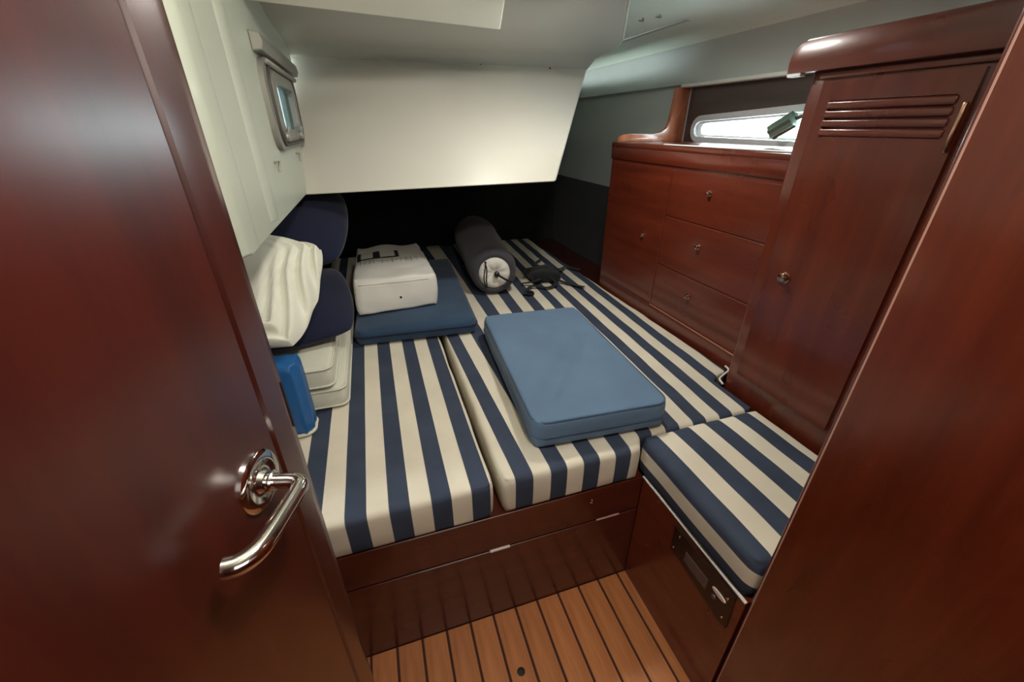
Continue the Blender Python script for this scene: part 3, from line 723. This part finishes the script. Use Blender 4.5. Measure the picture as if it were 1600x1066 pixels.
paths = [[(0.80, 2.28, zb), (0.88, 2.24, zb+0.02), (0.98, 2.30, zb+0.03), (1.06, 2.22, zb), (1.14, 2.10, zb)],
         [(0.86, 2.40, zb), (0.95, 2.30, zb+0.035), (1.00, 2.20, zb+0.012), (0.93, 2.16, zb), (0.84, 2.20, zb+0.006), (0.76, 2.10, zb)],
         [(0.92, 2.55, zb), (1.02, 2.44, zb+0.03), (1.12, 2.42, zb+0.02), (1.20, 2.50, zb), (1.27, 2.42, zb)],
         [(0.90, 2.30, zb+0.04), (1.00, 2.40, zb+0.05), (1.06, 2.50, zb+0.02), (1.02, 2.62, zb), (1.10, 2.72, zb)]]
for q in paths: obj('strap', webbing(q), WEB, t, smooth='auto')
bm = cushion(0.88, 1.06, 2.26, 2.46, zb-0.004, zb+0.045, 0.02, 0.03, 0.01, 0.016, 14, seed=21)
obj('folded_pad', bm, WEB, t, smooth=True)
obj('buckle', prism(rrect(0.775, 0.815, 2.085, 2.13, 0.008), 'z', zb-0.006, zb+0.008, bev=0.002), BLACK, t, smooth='auto')

# cream cushions stacked to port
for q, (x0, x1, y0, y1, z0, z1, lab) in enumerate(((-0.80, -0.186, 1.300, 2.10, ZT+0.006, ZT+0.088, 'lower of two cream boxed cushions left of the white bag'),
                                  (-0.82, -0.215, 1.290, 1.98, ZT+0.096, ZT+0.178, 'upper of two cream boxed cushions, under the pillows'))):
    t = thing('cream_cushion', ((x0+x1)/2, (y0+y1)/2, z0), lab, 'cushion', 'cream cushions stacked by the open door')
    obj('cover', cushion(x0, x1, y0, y1, z0, z1, 0.012, 0.03, 0.005, 0.004, 9, cr=0.03, seed=30+q), CREAMC, t, smooth=True)
    for zz in (z0+0.010, z1-0.008):
        obj('piping', tube([(x, y, zz) for x, y in rrect(x0-0.003, x1+0.003, y0-0.003, y1+0.003, 0.03)], 0.0036, 8, closed=True), CREAMC, t, smooth=True)
# bright blue padded bag standing against the cushions
bm = cushion(-0.66, -0.283, 1.165, 1.262, ZT+0.006, ZT+0.262, 0.020, 0.02, 0.008, 0.002, 9, cr=0.03, seed=41)
for v_ in bm.verts: v_.co.y += 0.006*math.sin(v_.co.x*170); v_.co.x += 0.002*math.sin(v_.co.y*160)
t = thing('blue_bag', (-0.46, 1.21, ZT+0.006), 'bright blue vinyl bag standing upright between the door and the cream cushions', 'bag')
obj('body', bm, BRIGHT, t, smooth=True)
obj('base_trim', tube([(x, y, ZT+0.014) for x, y in rrect(-0.660, -0.283, 1.165, 1.262, 0.03)], 0.006, 8, closed=True), CREAMC, t, smooth=True, label='white trim round the bottom')

# pillows
Mp = frame_M((-0.487, 1.415, 1.066), (0.968, -0.204, -0.144), (0.25, 0.79, 0.557))
obj('pillow', pillow(0.290, 0.215, 0.098, Mp, 72, seed=2, wr=0.016, wf=8, pinch=0.02, ruf=0.022, crn=0.12), PIL,
    label='crumpled white pillow on top of the bright blue bag', cat='pillow', group='pillows piled to port', smooth=True)
Mq = frame_M((-0.42, 2.005, 1.134), (1, -0.05, -0.06), (0.1, 0.85, 0.40))
obj('pillow', pillow(0.30, 0.27, 0.10, Mq, 40, seed=6, wr=0.022, wf=5, pinch=0.0, crn=0.14), NAVY,
    label='large navy pillow wedged under the cockpit moulding behind the white pillow', cat='pillow', group='pillows piled to port', smooth=True)
Mq = frame_M((-0.385, 1.64, 0.895), (1, 0.12, 0.02), (-0.1, 0.95, 0.24))
obj('pillow', pillow(0.25, 0.25, 0.062, Mq, 40, seed=8, wr=0.016, wf=5, pinch=0.0, crn=0.14), NAVY,
    label='smaller navy pillow lying on the cream cushions under the white pillow', cat='pillow', group='pillows piled to port', smooth=True)
